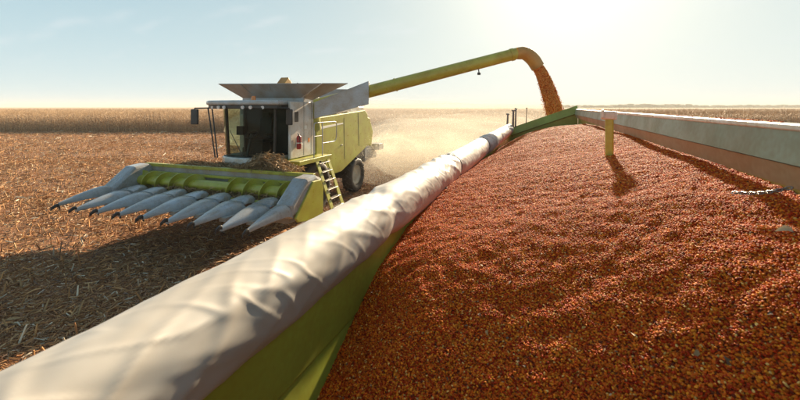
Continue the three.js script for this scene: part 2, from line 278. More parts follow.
// ---------------------------------------------------------------- the grain trailer
// own axes: x across (to the right), y up, -z along, origin on the ground below the camera
const SEND = 13.0, SNEAR = -2.2, UL = -1.06, UR = 0.945, YL = EYE - 0.74, YR = EYE - 0.085;
const trailerSpace = (o) => { o.rotation.y = -TR_AZ; o.updateMatrixWorld(); return o; };
const trailerGreen = paint(0.29, 0.32, 0.042, 0.5);
const MT = {
  in: trailerGreen, inLow: trailerGreen, rim: trailerGreen, brown: trailerGreen, grey: paint(0.25, 0.275, 0.165, 0.6), tan: paint(0.34, 0.25, 0.13, 0.7), cap: paint(0.70, 0.69, 0.60, 0.4), post: paint(0.44, 0.43, 0.05, 0.5),
};
const trailer = trailerSpace(group('grain_trailer'));
tag(trailer, 'long green grain trailer with cream rim, heaped with corn', 'trailer');
{
  const z0 = -SNEAR, z1 = -SEND, len = z0 - z1, zc = (z0 + z1) / 2;
  // wall on the tarp side: a top panel, a folded seam and the panel below, stepping inwards
  add('side_wall', [bx(0.05, 0.42, len, -1.0, YL - 0.21, zc)], MT.in, trailer);
  const low = add('lower_panel', [slab(V(-1.005, YL - 0.425, z0), V(-1.005, YL - 0.425, z1), V(-0.86, YL - 1.35, z1), V(-0.86, YL - 1.35, z0), 0.04)], MT.inLow, trailer);
  // the far side wall: cap, outward leaning top sheet, lower sheet set behind it
  add('rim_cap', [bx(0.075, 0.03, len, UR + 0.035, YR + 0.002, zc, 0, 0, 0, 0.01)], MT.cap, trailer);
  add('side_wall', [slab(V(UR + 0.02, YR - 0.014, z0), V(UR + 0.02, YR - 0.014, z1), V(UR - 0.005, YR - 0.148, z1), V(UR - 0.005, YR - 0.148, z0), 0.03)], MT.grey, trailer);
  add('lower_panel', [slab(V(UR + 0.012, YR - 0.15, z0), V(UR + 0.012, YR - 0.15, z1), V(UR + 0.03, YR - 0.245, z1), V(UR + 0.03, YR - 0.245, z0), 0.03)], MT.tan, trailer);
  add('lower_panel', [bx(0.04, 1.5, len, UR + 0.10, YR - 0.25 - 0.75, zc)], MT.in, trailer);
  add('floor', [bx(2.1, 0.06, len, 0, 1.25, zc)], MT.in, trailer);
  // end wall with its top rising from the tarp side to the far side
  const yA = YL + 0.02, yB = EYE + 0.04, xa = -1.03, xb = UR + 0.07, end = (y, x) => V(x, y, z1);
  add('end_wall', [slab(end(yA - 0.2, xa), end(yB - 0.2, xb), end(1.3, xb), end(1.3, xa), 0.04)], MT.brown, trailer);
  add('end_rim', [slab(V(xa, yA, z1 - 0.10), V(xb, yB, z1 - 0.10), V(xb, yB - 0.24, z1 + 0.045), V(xa, yA - 0.24, z1 + 0.045), 0.05)], MT.rim, trailer);
  add('wall_stiffener', [bx(0.035, 0.9, 0.03, -0.62, 2.35, z1 + 0.04)], MT.rim, trailer);
  add('wall_stiffener', [bx(0.9, 0.02, 0.03, -0.55, 2.62, z1 + 0.04)], MT.rim, trailer);
  add('end_wall', [bx(2.0, 1.9, 0.05, 0, 2.0, z0)], MT.brown, trailer);
  // open bin beyond the end wall, which the stream fills
  add('rear_bin', [bx(0.05, 1.0, 3.2, -1.0, 1.75, z1 - 1.75), bx(0.05, 1.0, 3.2, 1.0, 1.75, z1 - 1.75), bx(2.1, 1.0, 0.05, 0, 1.75, z1 - 3.38), bx(2.1, 0.06, 3.3, 0, 1.22, z1 - 1.75)], MT.in, trailer);
  // frame and wheels
  add('chassis', [bx(0.14, 0.26, len + 3, -0.42, 1.06, zc - 1.5), bx(0.14, 0.26, len + 3, 0.42, 1.06, zc - 1.5)], M.dark, trailer);
  for (const zz of [-4.2, -5.6, -13.8, -15.2]) { add('axle', [rod(V(-0.95, 0.5, zz), V(0.95, 0.5, zz), 0.07), bx(0.1, 0.5, 0.12, -0.42, 0.74, zz), bx(0.1, 0.5, 0.12, 0.42, 0.74, zz)], M.dark, trailer); for (const sx of [-0.82, 0.82]) { const w = add('wheel', [new THREE.TorusGeometry(0.36, 0.16, 8, 24).scale(1, 1, 1.1).rotateY(Math.PI / 2).translate(sx, 0.5, zz)], M.tyre, trailer); add('rim', [new THREE.CylinderGeometry(0.27, 0.27, 0.18, 18).rotateZ(Math.PI / 2).translate(sx, 0.5, zz)], M.rimc, w); } }
  // upright standing out of the corn with its bracket to the cap
  const ps = -3.85, pu = 0.56;
  const post = add('upright_post', [bx(0.068, 0.62, 0.04, pu, EYE - 0.35, ps, 0, -0.2)], MT.post, trailer);
  add('bracket', [bx(0.13, 0.075, 0.05, pu - 0.005, EYE - 0.075, ps, 0, -0.2), bx(0.016, 0.07, 0.07, pu - 0.055, EYE - 0.06, ps + 0.02), bx(0.016, 0.07, 0.07, pu + 0.045, EYE - 0.075, ps + 0.03)], MT.cap, post);
  // pins at the far end of the tarp
  for (const [x, y0, y1, r] of [[-1.12, YL + 0.05, YL + 0.5, 0.035], [-0.94, YL, YL + 0.62, 0.04], [-0.86, YL + 0.0, YL + 0.68, 0.03], [-0.52, YL + 0.2, YL + 0.7, 0.015]]) add('tarp_pin', [rod(V(x, y0, z1 - 0.08), V(x + 0.02, y1, z1 - 0.08), r, r * 0.8), bx(r * 3, 0.05, 0.06, x + 0.02, y1, z1 - 0.08)], M.steel, trailer);
}
// rolled tarp over the near side rim
{
  const tarp = group('rolled_tarp'); trailerSpace(tarp);
  const ns = 1500, nf = 84, s0 = -1.2, s1 = SEND - 0.1, RAD = 0.163, straps = [0.1, 2.35, 4.55, 7.1, 9.4];
  const rad = (s, f) => {
    let near = 9; for (const k of straps) near = Math.min(near, Math.abs(s - k));
    const pin = Math.exp(-near * near / 0.012), w = Math.exp(-near / 0.55);
    const big = 0.008 * fbm(s * 0.9, Math.cos(f) * 0.8, Math.sin(f) * 0.8, 3);
    const crease = (n, k) => Math.exp(-(n * k) * (n * k) * 1.6);                            // a narrow ridge where the noise crosses nought
    const c1 = crease(perlin.noise(s * 1.7 + 0.7 * Math.sin(f + 0.4), f * 0.5 + s * 0.25, 7.3), 4.5), c2 = crease(perlin.noise(s * 3.8 - 1.1 * f, f * 0.6 + 4, 2.9), 5), c3 = crease(perlin.noise(s * 8.5 + 1.9 * f, f * 0.9, 9.4), 6);
    const side = 0.3 + 0.7 * sstep(-0.5, 0.8, Math.sin(f + 0.3)), patch = 0.35 + 0.65 * sstep(-0.15, 0.35, perlin.noise(s * 0.55 + 3, f * 0.4, 1.1));
    return RAD + big - 0.018 * pin + 0.62 * side * patch * ((0.012 + 0.008 * w) * c1 + (0.010 + 0.008 * w) * c2 + 0.006 * c3) - 0.006 + 0.0012 * perlin.noise(s * 11, f * 3, 4);
  };
  const pos = [], uv = [], idx = [];
  for (let i = 0; i <= ns; i++) for (let j = 0; j <= nf; j++) {
    const s = lerp(s0, s1, i / ns), f = -Math.PI * 0.5 + (j / nf) * Math.PI * 2, r = rad(s, f), sag = 0.012 * perlin.noise(s * 0.8, 1, 6), down = Math.sin(f) < 0 ? 1.25 : 1;
    pos.push(UL + sag + r * Math.cos(f), YL + 0.01 + 0.5 * sag + r * Math.sin(f) * down, -s); uv.push(s, f * RAD);
  }
  for (let i = 0; i < ns; i++) for (let j = 0; j < nf; j++) { const a = i * (nf + 1) + j; idx.push(a, a + nf + 1, a + 1, a + 1, a + nf + 1, a + nf + 2); }
  const g = new THREE.BufferGeometry(); g.setAttribute('position', new THREE.Float32BufferAttribute(pos, 3)); g.setAttribute('uv', new THREE.Float32BufferAttribute(uv, 2)); g.setIndex(idx); g.computeVertexNormals();
  const stain = noiseTex(512, (u, v) => { const n = wrapN(u, v, 4, 3.3, 5), f = wrapN(u, v, 40, 6.1, 2), k = clamp(0.2 + n * 0.7 + f * 0.12, 0, 1); return [0.95 - k * 0.09, 0.93 - k * 0.13, 0.90 - k * 0.18]; }); stain.repeat.set(0.6, 0.6);
  const cloth = new THREE.Mesh(g, new THREE.MeshPhysicalMaterial({ color: C(0.47, 0.465, 0.45), map: stain, roughness: 0.6, side: THREE.DoubleSide, transmission: 0.12, thickness: 0, sheen: 0.2 }));
  cloth.name = 'cloth'; cloth.castShadow = cloth.receiveShadow = true; tarp.add(cloth);
  for (const k of straps.slice(2)) {
    const ring = []; for (let a = -0.3; a <= 1.01; a += 0.035) { const f = a * Math.PI, r = rad(k, f) + 0.004; ring.push(V(UL + r * Math.cos(f), YL + 0.01 + r * Math.sin(f), -k - 0.10 * (a - 0.3))); }
    add('strap', [pipe(ring, 0.005, 5, 60)], M.dark, tarp);
  }
  add('roll_bar', [rod(V(UL, YL - 0.03, 1.1), V(UL, YL - 0.03, -SEND - 0.05), 0.03)], M.steel, tarp);
  tag(tarp, 'rolled cream vinyl tarp strapped along the left rim of the trailer', 'tarp');
}

// ---------------------------------------------------------------- the corn in the trailer
const HU = [-1.02, -0.6, -0.2, 0.2, 0.6, 1.05], HS = [-2.2, 0.4, 1.0, 1.5, 2.3, 4.0, 7.0, 10.0, 13.0], HA = [
  [1.9, 1.75, 1.7, 1.6, 1.5, 1.4], [1.72, 1.58, 1.50, 1.38, 1.18, 0.92], [1.56, 1.32, 1.22, 1.08, 0.86, 0.58], [1.36, 1.08, 1.00, 0.87, 0.67, 0.42], [1.02, 0.84, 0.765, 0.65, 0.49, 0.36],
  [0.86, 0.73, 0.62, 0.53, 0.43, 0.355], [0.97, 0.73, 0.58, 0.50, 0.42, 0.37], [1.05, 0.80, 0.63, 0.53, 0.47, 0.43], [1.18, 0.96, 0.80, 0.70, 0.65, 0.62]];
function hermite(xs, ys, x) {
  let i = 0; while (i < xs.length - 2 && x > xs[i + 1]) i++;
  const h = xs[i + 1] - xs[i], t = clamp((x - xs[i]) / h, -0.2, 1.2), sl = (a, b) => (ys[b] - ys[a]) / (xs[b] - xs[a]);
  const m0 = (i ? sl(i - 1, i + 1) : sl(i, i + 1)) * h, m1 = (i + 2 < xs.length ? sl(i, i + 2) : sl(i, i + 1)) * h, t2 = t * t, t3 = t2 * t;
  return ys[i] * (2 * t3 - 3 * t2 + 1) + m0 * (t3 - 2 * t2 + t) + ys[i + 1] * (3 * t2 - 2 * t3) + m1 * (t3 - t2);
}
function heapY(u, s) {
  const a = hermite(HS, HA.map((row) => hermite(HU, row, u)), s);
  return EYE - a + 0.017 * fbm(u * 2.0, s * 1.8, 6.6, 3) + 0.008 * fbm(u * 11, s * 11, 2.2, 3) + 0.010 * Math.sin(s * 2.4 + u * 1.6 + 2 * perlin.noise(u, s * 0.6, 4)) * sstep(2.5, 5, s);
}
const kernelTone = (r) => { const k = r(), b = 0.62 + 0.82 * r(); return k < 0.46 ? C(0.54 * b, 0.095 * b, 0.009 * b) : k < 0.74 ? C(0.36 * b, 0.028 * b, 0.005 * b) : k < 0.93 ? C(0.68 * b, 0.20 * b, 0.016 * b) : k < 0.955 ? C(0.76 * b, 0.42 * b, 0.12 * b) : C(0.13 * b, 0.022 * b, 0.010 * b); };
const kernelGeo = (() => { const g = BGU.mergeVertices(new THREE.IcosahedronGeometry(1, 1).deleteAttribute('normal').deleteAttribute('uv')), p = g.attributes.position; for (let i = 0; i < p.count; i++) { const x = p.getX(i), y = p.getY(i), z = p.getZ(i), w = 1 - 0.28 * x; p.setXYZ(i, x * 0.0053, y * 0.0026 * (1 - 0.1 * x), z * 0.0042 * w); } g.computeVertexNormals(); return g; })();
const kernelMat = new THREE.MeshPhysicalMaterial({ color: 0xffffff, roughness: 0.58, ior: 1.28, specularIntensity: 0.3 });
{
  const heap = trailerSpace(group('corn_heap'));
  const nu = 130, ns = 760, pos = [], idx = [], col = [], uv = [];
  for (let j = 0; j <= ns; j++) for (let i = 0; i <= nu; i++) {
    const u = lerp(-1.0, 1.03, i / nu), s = SNEAR + 0.05 + (SEND - 0.05 - SNEAR) * Math.pow(j / ns, 1.15);
    pos.push(u, heapY(u, s) - 0.004, -s); uv.push(u, s); const k = 1 + 0.3 * fbm(u * 14, s * 14, 3, 2); col.push(0.42 * k, 0.08 * k, 0.012 * k);
  }
  for (let j = 0; j < ns; j++) for (let i = 0; i < nu; i++) { const a = j * (nu + 1) + i; idx.push(a, a + 1, a + nu + 1, a + 1, a + nu + 2, a + nu + 1); }
  const g = new THREE.BufferGeometry(); g.setAttribute('position', new THREE.Float32BufferAttribute(pos, 3)); g.setAttribute('uv', new THREE.Float32BufferAttribute(uv, 2)); g.setAttribute('color', new THREE.Float32BufferAttribute(col, 3)); g.setIndex(idx); g.computeVertexNormals();
  const b = new THREE.Mesh(g, new THREE.MeshStandardMaterial({ vertexColors: true, roughness: 0.7 })); b.name = 'packed_corn'; b.castShadow = b.receiveShadow = true; heap.add(b);
  const rnd = rng(71), list = [];
  for (const [a, c, den, size] of [[0.55, 2.7, 33000, 1.0], [2.7, 5.2, 21000, 1.2], [5.2, 8.6, 11500, 1.6], [8.6, 12.95, 6500, 2.1]]) {
    const step = 1 / Math.sqrt(den);
    for (let s1 = a; s1 < c; s1 += step) for (let u1 = -0.99; u1 < 1.02; u1 += step) {          // close packed, each a little off its place
      const u = u1 + (rnd() - 0.5) * step * 1.3, s = s1 + (rnd() - 0.5) * step * 1.3; if (s < 1.3 && u < -0.55 * s - 0.1) continue;
      const q = size * (0.85 + 0.35 * rnd());
      list.push({ m: place(u, heapY(u, s) + 0.0005 + 0.0045 * rnd() * size, -s, (rnd() - 0.5) * 1.7, rnd() * 6.28, (rnd() - 0.5) * 1.7, q, q, q), c: kernelTone(rnd) });
    }
  }
  for (let i = 0; i < 420; i++) { const c = [2.4, 2.6, 3.4, 5.2, 7.5, 9.0, 11][(rnd() * 7) | 0], s = c + (rnd() + rnd() - 1) * 0.35, q = 0.9 + 0.3 * rnd(); list.push({ m: place(UR + 0.035 + (rnd() - 0.5) * 0.06, YR + 0.0205, -s, (rnd() - 0.5) * 0.5, rnd() * 6.28, 0, q, q, q), c: kernelTone(rnd) }); }
  instanced('corn_kernels', kernelGeo, kernelMat, list, heap);
  // husk, cob and leaf bits mixed into the corn
  const bits = [], bm = new THREE.MeshPhysicalMaterial({ color: 0xffffff, roughness: 0.8, side: THREE.DoubleSide, transmission: 0.15, thickness: 0 });
  for (let i = 0; i < 1500; i++) { const s = 0.9 + Math.pow(rnd(), 1.4) * 11, u = lerp(-0.95, 0.98, rnd()), q = 0.010 + 0.022 * rnd() * rnd() * rnd() + (rnd() < 0.02 ? 0.02 : 0), b = 0.6 + 0.6 * rnd(), k = rnd(); bits.push({ m: place(u, heapY(u, s) + 0.008, -s, (rnd() - 0.5) * 1.2, rnd() * 6, (rnd() - 0.5) * 1.2, q, q, q * (1 + rnd() * 2)), c: k < 0.6 ? C(0.17 * b, 0.09 * b, 0.04 * b) : k < 0.95 ? C(0.45 * b, 0.24 * b, 0.09 * b) : C(0.58 * b, 0.42 * b, 0.22 * b) }); }
  instanced('chaff_bits', stripGeo(1, 0.3, 0.15, 0.3, 3), bm, bits, heap);
  const bin = [], bh = (u, s) => 1.75 + 0.75 * Math.exp(-((u * u) / 0.5 + (s - 14.2) ** 2 / 0.9)); // corn landing in the far bin
  { const p = [], ix = []; for (let j = 0; j <= 24; j++) for (let i = 0; i <= 16; i++) { const u = lerp(-0.97, 0.97, i / 16), s = lerp(13.1, 16.3, j / 24); p.push(u, bh(u, s), -s); } for (let j = 0; j < 24; j++) for (let i = 0; i < 16; i++) { const a = j * 17 + i; ix.push(a, a + 1, a + 17, a + 1, a + 18, a + 17); } const q = new THREE.BufferGeometry(); q.setAttribute('position', new THREE.Float32BufferAttribute(p, 3)); q.setIndex(ix); q.computeVertexNormals(); const mm = new THREE.Mesh(q, new THREE.MeshStandardMaterial({ color: C(0.48, 0.19, 0.05), roughness: 0.7 })); mm.name = 'fresh_corn'; mm.castShadow = mm.receiveShadow = true; heap.add(mm); }
  tag(heap, 'mounded reddish orange corn kernels filling the trailer', 'corn', { kind: 'stuff' });
}
{ // chain from the far side wall into the corn
  const ch = trailerSpace(group('chain')), A = V(UR - 0.01, EYE - 0.325, -1.98), B = V(0.80, EYE - 0.385, -2.12), n = 13, d = B.clone().sub(A);
  const link = new THREE.TorusGeometry(0.0085, 0.0024, 6, 14).scale(1.5, 1, 1);
  for (let i = 0; i < n; i++) {
    const p = A.clone().addScaledVector(d, (i + 0.5) / n); p.y -= 0.012 * Math.sin(Math.PI * (i + 0.5) / n);
    const l = new THREE.Mesh(link, M.steel); l.name = 'link'; l.castShadow = l.receiveShadow = true; l.position.copy(p); l.quaternion.setFromUnitVectors(V(1, 0, 0), d.clone().normalize()); l.rotateX(i % 2 ? 1.35 : 0.2); ch.add(l);
  }
  tag(ch, 'short steel chain running from the right trailer wall into the corn', 'chain');
}

// ---------------------------------------------------------------- the combine harvester
// own axes: +z forward, +x the driver's left (towards the trailer), origin on the ground under the front axle
const comb = group('combine_harvester'); comb.position.copy(COMB); comb.rotation.y = COMB_TURN; comb.updateMatrixWorld(true);
tag(comb, 'lime green and white combine harvester with raised corn header and unloading auger', 'combine harvester');
const toLocal = (v) => comb.worldToLocal(v.clone());
{
  // hull
  add('chassis', [bx(2.3, 1.1, 5.6, 0, 1.75, -2.4, 0, 0, 0, 0.05), bx(2.2, 0.5, 2.2, 0, 1.15, -0.1), bx(1.9, 0.5, 0.5, 0, 0.85, -3.73)], M.dark, comb);
  add('hull', [bx(2.6, 1.5, 5.4, 0, 2.75, -2.35, 0, 0, 0, 0.08)], M.white, comb);
  const P = [[-0.4, 1.72], [-0.4, 3.36], [-4.6, 3.60], [-4.9, 3.4], [-5.0, 2.0], [-4.7, 1.86], [-2.3, 1.12], [-1.5, 1.12]];
  for (const s of [1, -1]) {
    const x0 = s > 0 ? 1.32 : -1.44;
    const sp = add('side_panel', [prismX(P, x0, x0 + 0.12, 0.035)], M.lime, comb);
    add('panel_seam', [bx(0.012, 1.7, 0.02, s * 1.441, 2.45, -2.55, 0.05)], M.dark, sp);
    add('panel_handle', [bx(0.03, 0.04, 0.16, s * 1.452, 2.2, -2.3)], M.dark, sp);
    add('corner_panel', [prismX([[s > 0 ? 1.1 : 0.2, 2.06], [s > 0 ? 1.1 : 0.2, 3.92], [-0.38, 3.92], [-0.38, 2.06]], x0, x0 + 0.1, 0.03)], M.white, comb);
    add('upper_panel', [prismX([[-0.42, 3.40], [-0.42, 3.9], [-3.2, 3.95], [-3.2, 3.56]], x0 + 0.01, x0 + 0.09, 0.02)], M.white, comb);
  }
  add('panel_seam', [bx(0.012, 1.5, 0.018, 1.441, 2.75, -3.9, 0.05, 0, 0, 0)], M.dark, comb);
  add('stripe', [prismX([[-0.62, 2.92], [-0.62, 3.02], [-2.4, 3.1], [-2.45, 3.05]], 1.436, 1.446, 0.002)], M.label, comb);
  for (const [z, y, w, h] of [[0.25, 3.05, 0.16, 0.12], [0.05, 2.6, 0.1, 0.14], [0.45, 2.5, 0.12, 0.08]]) add('sticker', [bx(0.006, h, w, 1.423, y, z, 0, 0, 0, 0)], z === 0.05 ? M.amber : M.label, comb);
  for (const z of [0.35, -0.1]) add('panel_seam', [bx(0.012, 1.8, 0.016, 1.417, 3.0, z, 0, 0, 0, 0)], M.dark, comb);
  add('hose', [pipe([V(1.1, 1.7, 1.3), V(1.35, 1.45, 1.7), V(1.2, 1.5, 2.2), V(0.95, 1.75, 2.4)], 0.025, 6, 24)], M.dark, comb);
  add('hose', [pipe([V(1.0, 1.7, 1.3), V(1.2, 1.35, 1.75), V(1.1, 1.4, 2.25), V(0.85, 1.7, 2.4)], 0.025, 6, 24)], M.dark, comb);
  const door = comb.children.filter((o) => o.name === 'corner_panel')[0];
  add('bulkhead_window', [bx(0.012, 0.34, 0.20, 1.427, 3.42, 0.78)], M.dark, door);
  add('engine_deck', [bx(2.5, 0.35, 2.0, 0, 3.6, -3.9, 0, 0, 0, 0.06), bx(1.4, 0.3, 1.2, -0.3, 3.85, -4.2, 0, 0, 0, 0.05)], M.white, comb);
  add('rear_hood', [prismX([[-4.9, 1.9], [-4.9, 3.4], [-5.7, 3.2], [-6.1, 2.5], [-5.9, 1.8]], -1.2, 1.2, 0.05)], M.lime, comb);
  add('straw_chopper', [prismX([[-5.2, 1.1], [-5.2, 1.85], [-6.2, 1.75], [-6.7, 1.35], [-6.6, 1.15], [-5.9, 1.2]], -1.15, 1.15, 0.03), bx(0.5, 0.3, 0.6, 1.3, 1.75, -6.3)], M.grey, comb);

  // grain tank with its flaps spread
  const tank = add('grain_tank', [bx(2.6, 0.75, 0.08, 0, 3.72, 0.16), bx(2.6, 0.75, 0.08, 0, 3.72, -3.1), bx(0.08, 0.75, 3.2, -1.28, 3.72, -1.45), bx(0.08, 0.75, 3.2, 1.22, 3.72, -1.45)], M.grey, comb);
  add('tank_flap', [slab(V(-1.28, 4.08, 0.2), V(1.2, 4.06, 0.2), V(2.25, 4.51, 0.6), V(-2.02, 4.58, 0.6), 0.03)], M.flap, tank);
  for (const x of [-0.7, 0.1, 0.9]) add('flap_rib', [slab(V(x, 4.09, 0.225), V(x + 0.03, 4.09, 0.225), V(x * 1.5 + 0.03, 4.54, 0.625), V(x * 1.5, 4.55, 0.625), 0.02)], M.flap, tank);
  add('tank_flap', [slab(V(1.22, 4.06, 0.19), V(1.40, 3.99, -0.2), V(2.62, 4.57, -0.55), V(2.27, 4.51, 0.58), 0.025)], M.flap, tank);
  add('tank_flap', [slab(V(-1.28, 4.08, -3.0), V(-1.28, 4.08, 0.18), V(-2.04, 4.58, 0.57), V(-2.1, 4.6, -3.3), 0.025)], M.flap, tank);
  add('tank_flap', [slab(V(-1.25, 4.08, -3.14), V(-2.05, 4.58, -3.4), V(1.4, 4.5, -3.4), V(1.2, 4.08, -3.14), 0.025)], M.flap, tank);
  add('fill_auger', [rod(V(-0.3, 3.3, -1.6), V(-0.1, 4.72, -0.8), 0.16), prismX([[-0.95, 4.62], [-0.45, 4.62], [-0.7, 4.86]], -0.30, 0.05, 0.02)], M.spout, tank);

  // cab
  const ring = (k, y, dz = 0) => [[-0.98, 0.45], [-0.99, 1.30], [-0.90, 1.52], [-0.66, 1.69], [-0.33, 1.77], [0, 1.80], [0.33, 1.77], [0.66, 1.69], [0.90, 1.52], [0.99, 1.30], [0.98, 0.45]].map(([x, z]) => V(x * k, y, 0.45 + (z - 0.45) * k + dz));
  const cab = add('cab', [prismY([[-1.03, 0.3], [-1.04, 1.3], [-0.9, 1.56], [-0.6, 1.76], [0, 1.86], [0.6, 1.76], [0.9, 1.56], [1.04, 1.3], [1.03, 0.3]], 1.88, 2.13, 0.03)], M.white, comb);
  const glassOf = (i0, i1) => { const lo = ring(0.93, 2.13, 0.02), hi = ring(1, 3.69), g = []; for (let i = i0; i < i1; i++) g.push(slab(lo[i], lo[i + 1], hi[i + 1], hi[i], 0.006)); return g; };
  const sheet = (i0, i1) => { const lo = ring(0.93, 2.13, 0.02), hi = ring(1, 3.69), p = [], ix = []; for (let i = i0; i <= i1; i++) { p.push(lo[i].x, lo[i].y, lo[i].z, hi[i].x, hi[i].y, hi[i].z); } for (let i = 0; i < i1 - i0; i++) ix.push(i * 2, i * 2 + 2, i * 2 + 1, i * 2 + 1, i * 2 + 2, i * 2 + 3); const q = new THREE.BufferGeometry(); q.setAttribute('position', new THREE.Float32BufferAttribute(p, 3)); q.setIndex(ix); q.computeVertexNormals(); return q; };
  add('windshield', [sheet(1, 9)], M.glass, cab);
  add('side_window', [sheet(0, 1)], M.glass, cab); add('side_window', [sheet(9, 10)], M.glass, cab);
  const lo = ring(0.93, 2.13, 0.02), hi = ring(1, 3.69);
  for (const i of [0, 1, 9, 10]) add('pillar', [rod(lo[i], hi[i], i === 0 || i === 10 ? 0.06 : 0.05, undefined, 8)], M.dark, cab);
  add('sill', [pipe(lo, 0.025, 5, 40)], M.dark, cab);
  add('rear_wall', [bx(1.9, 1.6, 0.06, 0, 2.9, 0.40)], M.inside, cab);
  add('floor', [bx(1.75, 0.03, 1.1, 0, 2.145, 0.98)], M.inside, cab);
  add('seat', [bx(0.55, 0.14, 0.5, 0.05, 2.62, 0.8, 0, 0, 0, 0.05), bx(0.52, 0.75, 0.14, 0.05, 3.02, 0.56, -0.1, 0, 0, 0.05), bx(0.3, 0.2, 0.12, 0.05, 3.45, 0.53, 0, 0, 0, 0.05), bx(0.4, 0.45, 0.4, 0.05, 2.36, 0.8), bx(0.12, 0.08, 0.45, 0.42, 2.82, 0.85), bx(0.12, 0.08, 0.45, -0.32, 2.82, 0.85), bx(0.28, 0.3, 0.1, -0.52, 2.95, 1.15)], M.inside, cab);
  add('steering_wheel', [new THREE.TorusGeometry(0.2, 0.02, 6, 20).rotateX(-0.9).translate(0.05, 2.85, 1.28), rod(V(0.05, 2.16, 1.5), V(0.05, 2.85, 1.28), 0.045)], M.dark, cab);
  const roof = add('roof', [prismY([[-1.12, 0.25], [-1.22, 1.2], [-1.42, 1.72], [-1.1, 1.95], [-0.5, 2.07], [0, 2.1], [0.5, 2.07], [1.1, 1.95], [1.42, 1.72], [1.22, 1.2], [1.12, 0.25]], 3.80, 3.95, 0.06, 4)], M.roof, cab);
  add('roof_brow', [prismY([[-1.08, 0.35], [-1.17, 1.2], [-1.36, 1.69], [-1.06, 1.88], [-0.5, 2.0], [0, 2.03], [0.5, 2.0], [1.06, 1.88], [1.36, 1.69], [1.16, 1.2], [1.08, 0.35]], 3.68, 3.815, 0.03)], M.dark, roof);
  for (const [x, z] of [[-0.98, 1.86], [-0.62, 1.98], [-0.36, 2.02], [0.36, 2.02], [0.62, 1.98], [0.98, 1.86]]) add('work_light', [new THREE.CylinderGeometry(0.055, 0.05, 0.05, 12).rotateX(Math.PI / 2 + 0.35).translate(x, 3.73, z + 0.02)], M.lens, roof);
  add('beacon', [new THREE.CylinderGeometry(0.06, 0.075, 0.14, 12).translate(0.35, 4.02, 1.55)], M.amber, roof);
  for (const [hx, hz, mx, mz] of [[-1.15, 1.7, -1.66, 1.95], [1.1, 1.6, 1.52, 1.3]]) { const mr = add('mirror', [bx(0.24, 0.50, 0.10, mx, 3.42, mz, 0, hx < 0 ? 0.25 : -0.25, 0, 0.03), rod(V(hx, 3.71, hz), V(mx, 3.70, mz), 0.022, 0.022, 6), rod(V(mx, 3.70, mz), V(mx, 3.5, mz), 0.022, 0.022, 6)], M.dark, cab); add('mirror_glass', [bx(0.18, 0.4, 0.006, mx, 3.40, mz - 0.048, 0, hx < 0 ? 0.25 : -0.25, 0, 0)], M.mirror, mr); }
  for (const dx of [0, 0.17]) add('handrail', [rod(V(-1.36 + dx, 3.70, 1.70), V(-0.98 + dx * 0.6, 2.1, 1.78), 0.024, 0.022, 6)], M.dark, cab);
  add('wiper', [rod(V(0.1, 2.2, 1.76), V(-0.35, 3.0, 1.815), 0.012, 0.01, 5)], M.dark, cab);

  // platform, railing and ladder on the near side
  const plat = add('platform', [bx(0.95, 0.14, 2.0, 1.45, 1.97, 0.35), bx(1.9, 0.1, 0.4, 0, 1.82, 1.5)], M.lime, comb);
  add('railing', [pipe([V(1.86, 2.03, 0.42), V(1.86, 3.1, 0.42), V(1.86, 3.2, 0.34), V(1.86, 3.2, -1.0), V(1.86, 3.1, -1.12), V(1.86, 2.6, -1.1), V(1.86, 2.48, -0.95), V(1.86, 2.48, -0.1)], 0.02, 6, 80), rod(V(1.86, 2.03, -0.12), V(1.86, 3.2, -0.12), 0.018, 0.018, 6), rod(V(1.86, 2.75, 0.42), V(1.86, 2.75, -0.12), 0.014, 0.014, 6)], M.grey, plat);
  const lad = add('ladder', [0.30, -0.42].map((z) => slab(V(1.86, 2.02, z + 0.09), V(2.46, 0.22, z - 0.02), V(2.46, 0.22, z - 0.20), V(1.86, 2.02, z - 0.07), 0.035)), M.lime, comb);
  for (let i = 0; i < 6; i++) { const t = 0.1 + i * 0.165; add('rung', [bx(0.16, 0.035, 0.68, lerp(1.86, 2.46, t), lerp(2.0, 0.22, t), lerp(-0.05, -0.17, t))], M.steel, lad); }

  // wheels
  const wheel = (r, w, x, z, turn, lugs) => {
    const a = [], hw = w / 2, prof = [[r * 0.58, -hw * 0.75], [r * 0.7, -hw], [r * 0.88, -hw * 0.98], [r * 0.965, -hw * 0.82], [r * 0.975, 0], [r * 0.965, hw * 0.82], [r * 0.88, hw * 0.98], [r * 0.7, hw], [r * 0.58, hw * 0.75]];
    const tyreG = new THREE.LatheGeometry(prof.map(([q, y]) => new THREE.Vector2(q, y)), 40); a.push(tyreG);
    for (let i = 0; i < lugs; i++) for (const s of [-1, 1]) { const g = bx(0.06, hw * 1.02, r * 0.055, r * 0.982, s * hw * 0.47, 0, s * 0.6); g.rotateY((i + (s > 0 ? 0.5 : 0)) * 2 * Math.PI / lugs); a.push(g); }
    const k = group('wheel', comb); k.position.set(x, r, z); k.rotation.set(0, turn, 0);
    a.forEach((g) => g.rotateZ(Math.PI / 2));
    add('tyre', a, M.tyre, k);
    const rg = [new THREE.LatheGeometry([[0.02, -0.06], [r * 0.2, -0.06], [r * 0.34, -0.02], [r * 0.5, -hw * 0.5], [r * 0.6, -hw * 0.78], [r * 0.6, hw * 0.78], [r * 0.5, hw * 0.5], [r * 0.34, 0.06], [r * 0.2, 0.12], [0.02, 0.12]].map(([q, y]) => new THREE.Vector2(q, y * (x > 0 ? -1 : 1))), 32)]; rg.forEach((g) => g.rotateZ(Math.PI / 2)); add('rim', rg, M.rimc, k);
  };
  wheel(0.95, 0.70, 1.42, 0, 0, 18); wheel(0.95, 0.70, -1.42, 0, 0, 18);
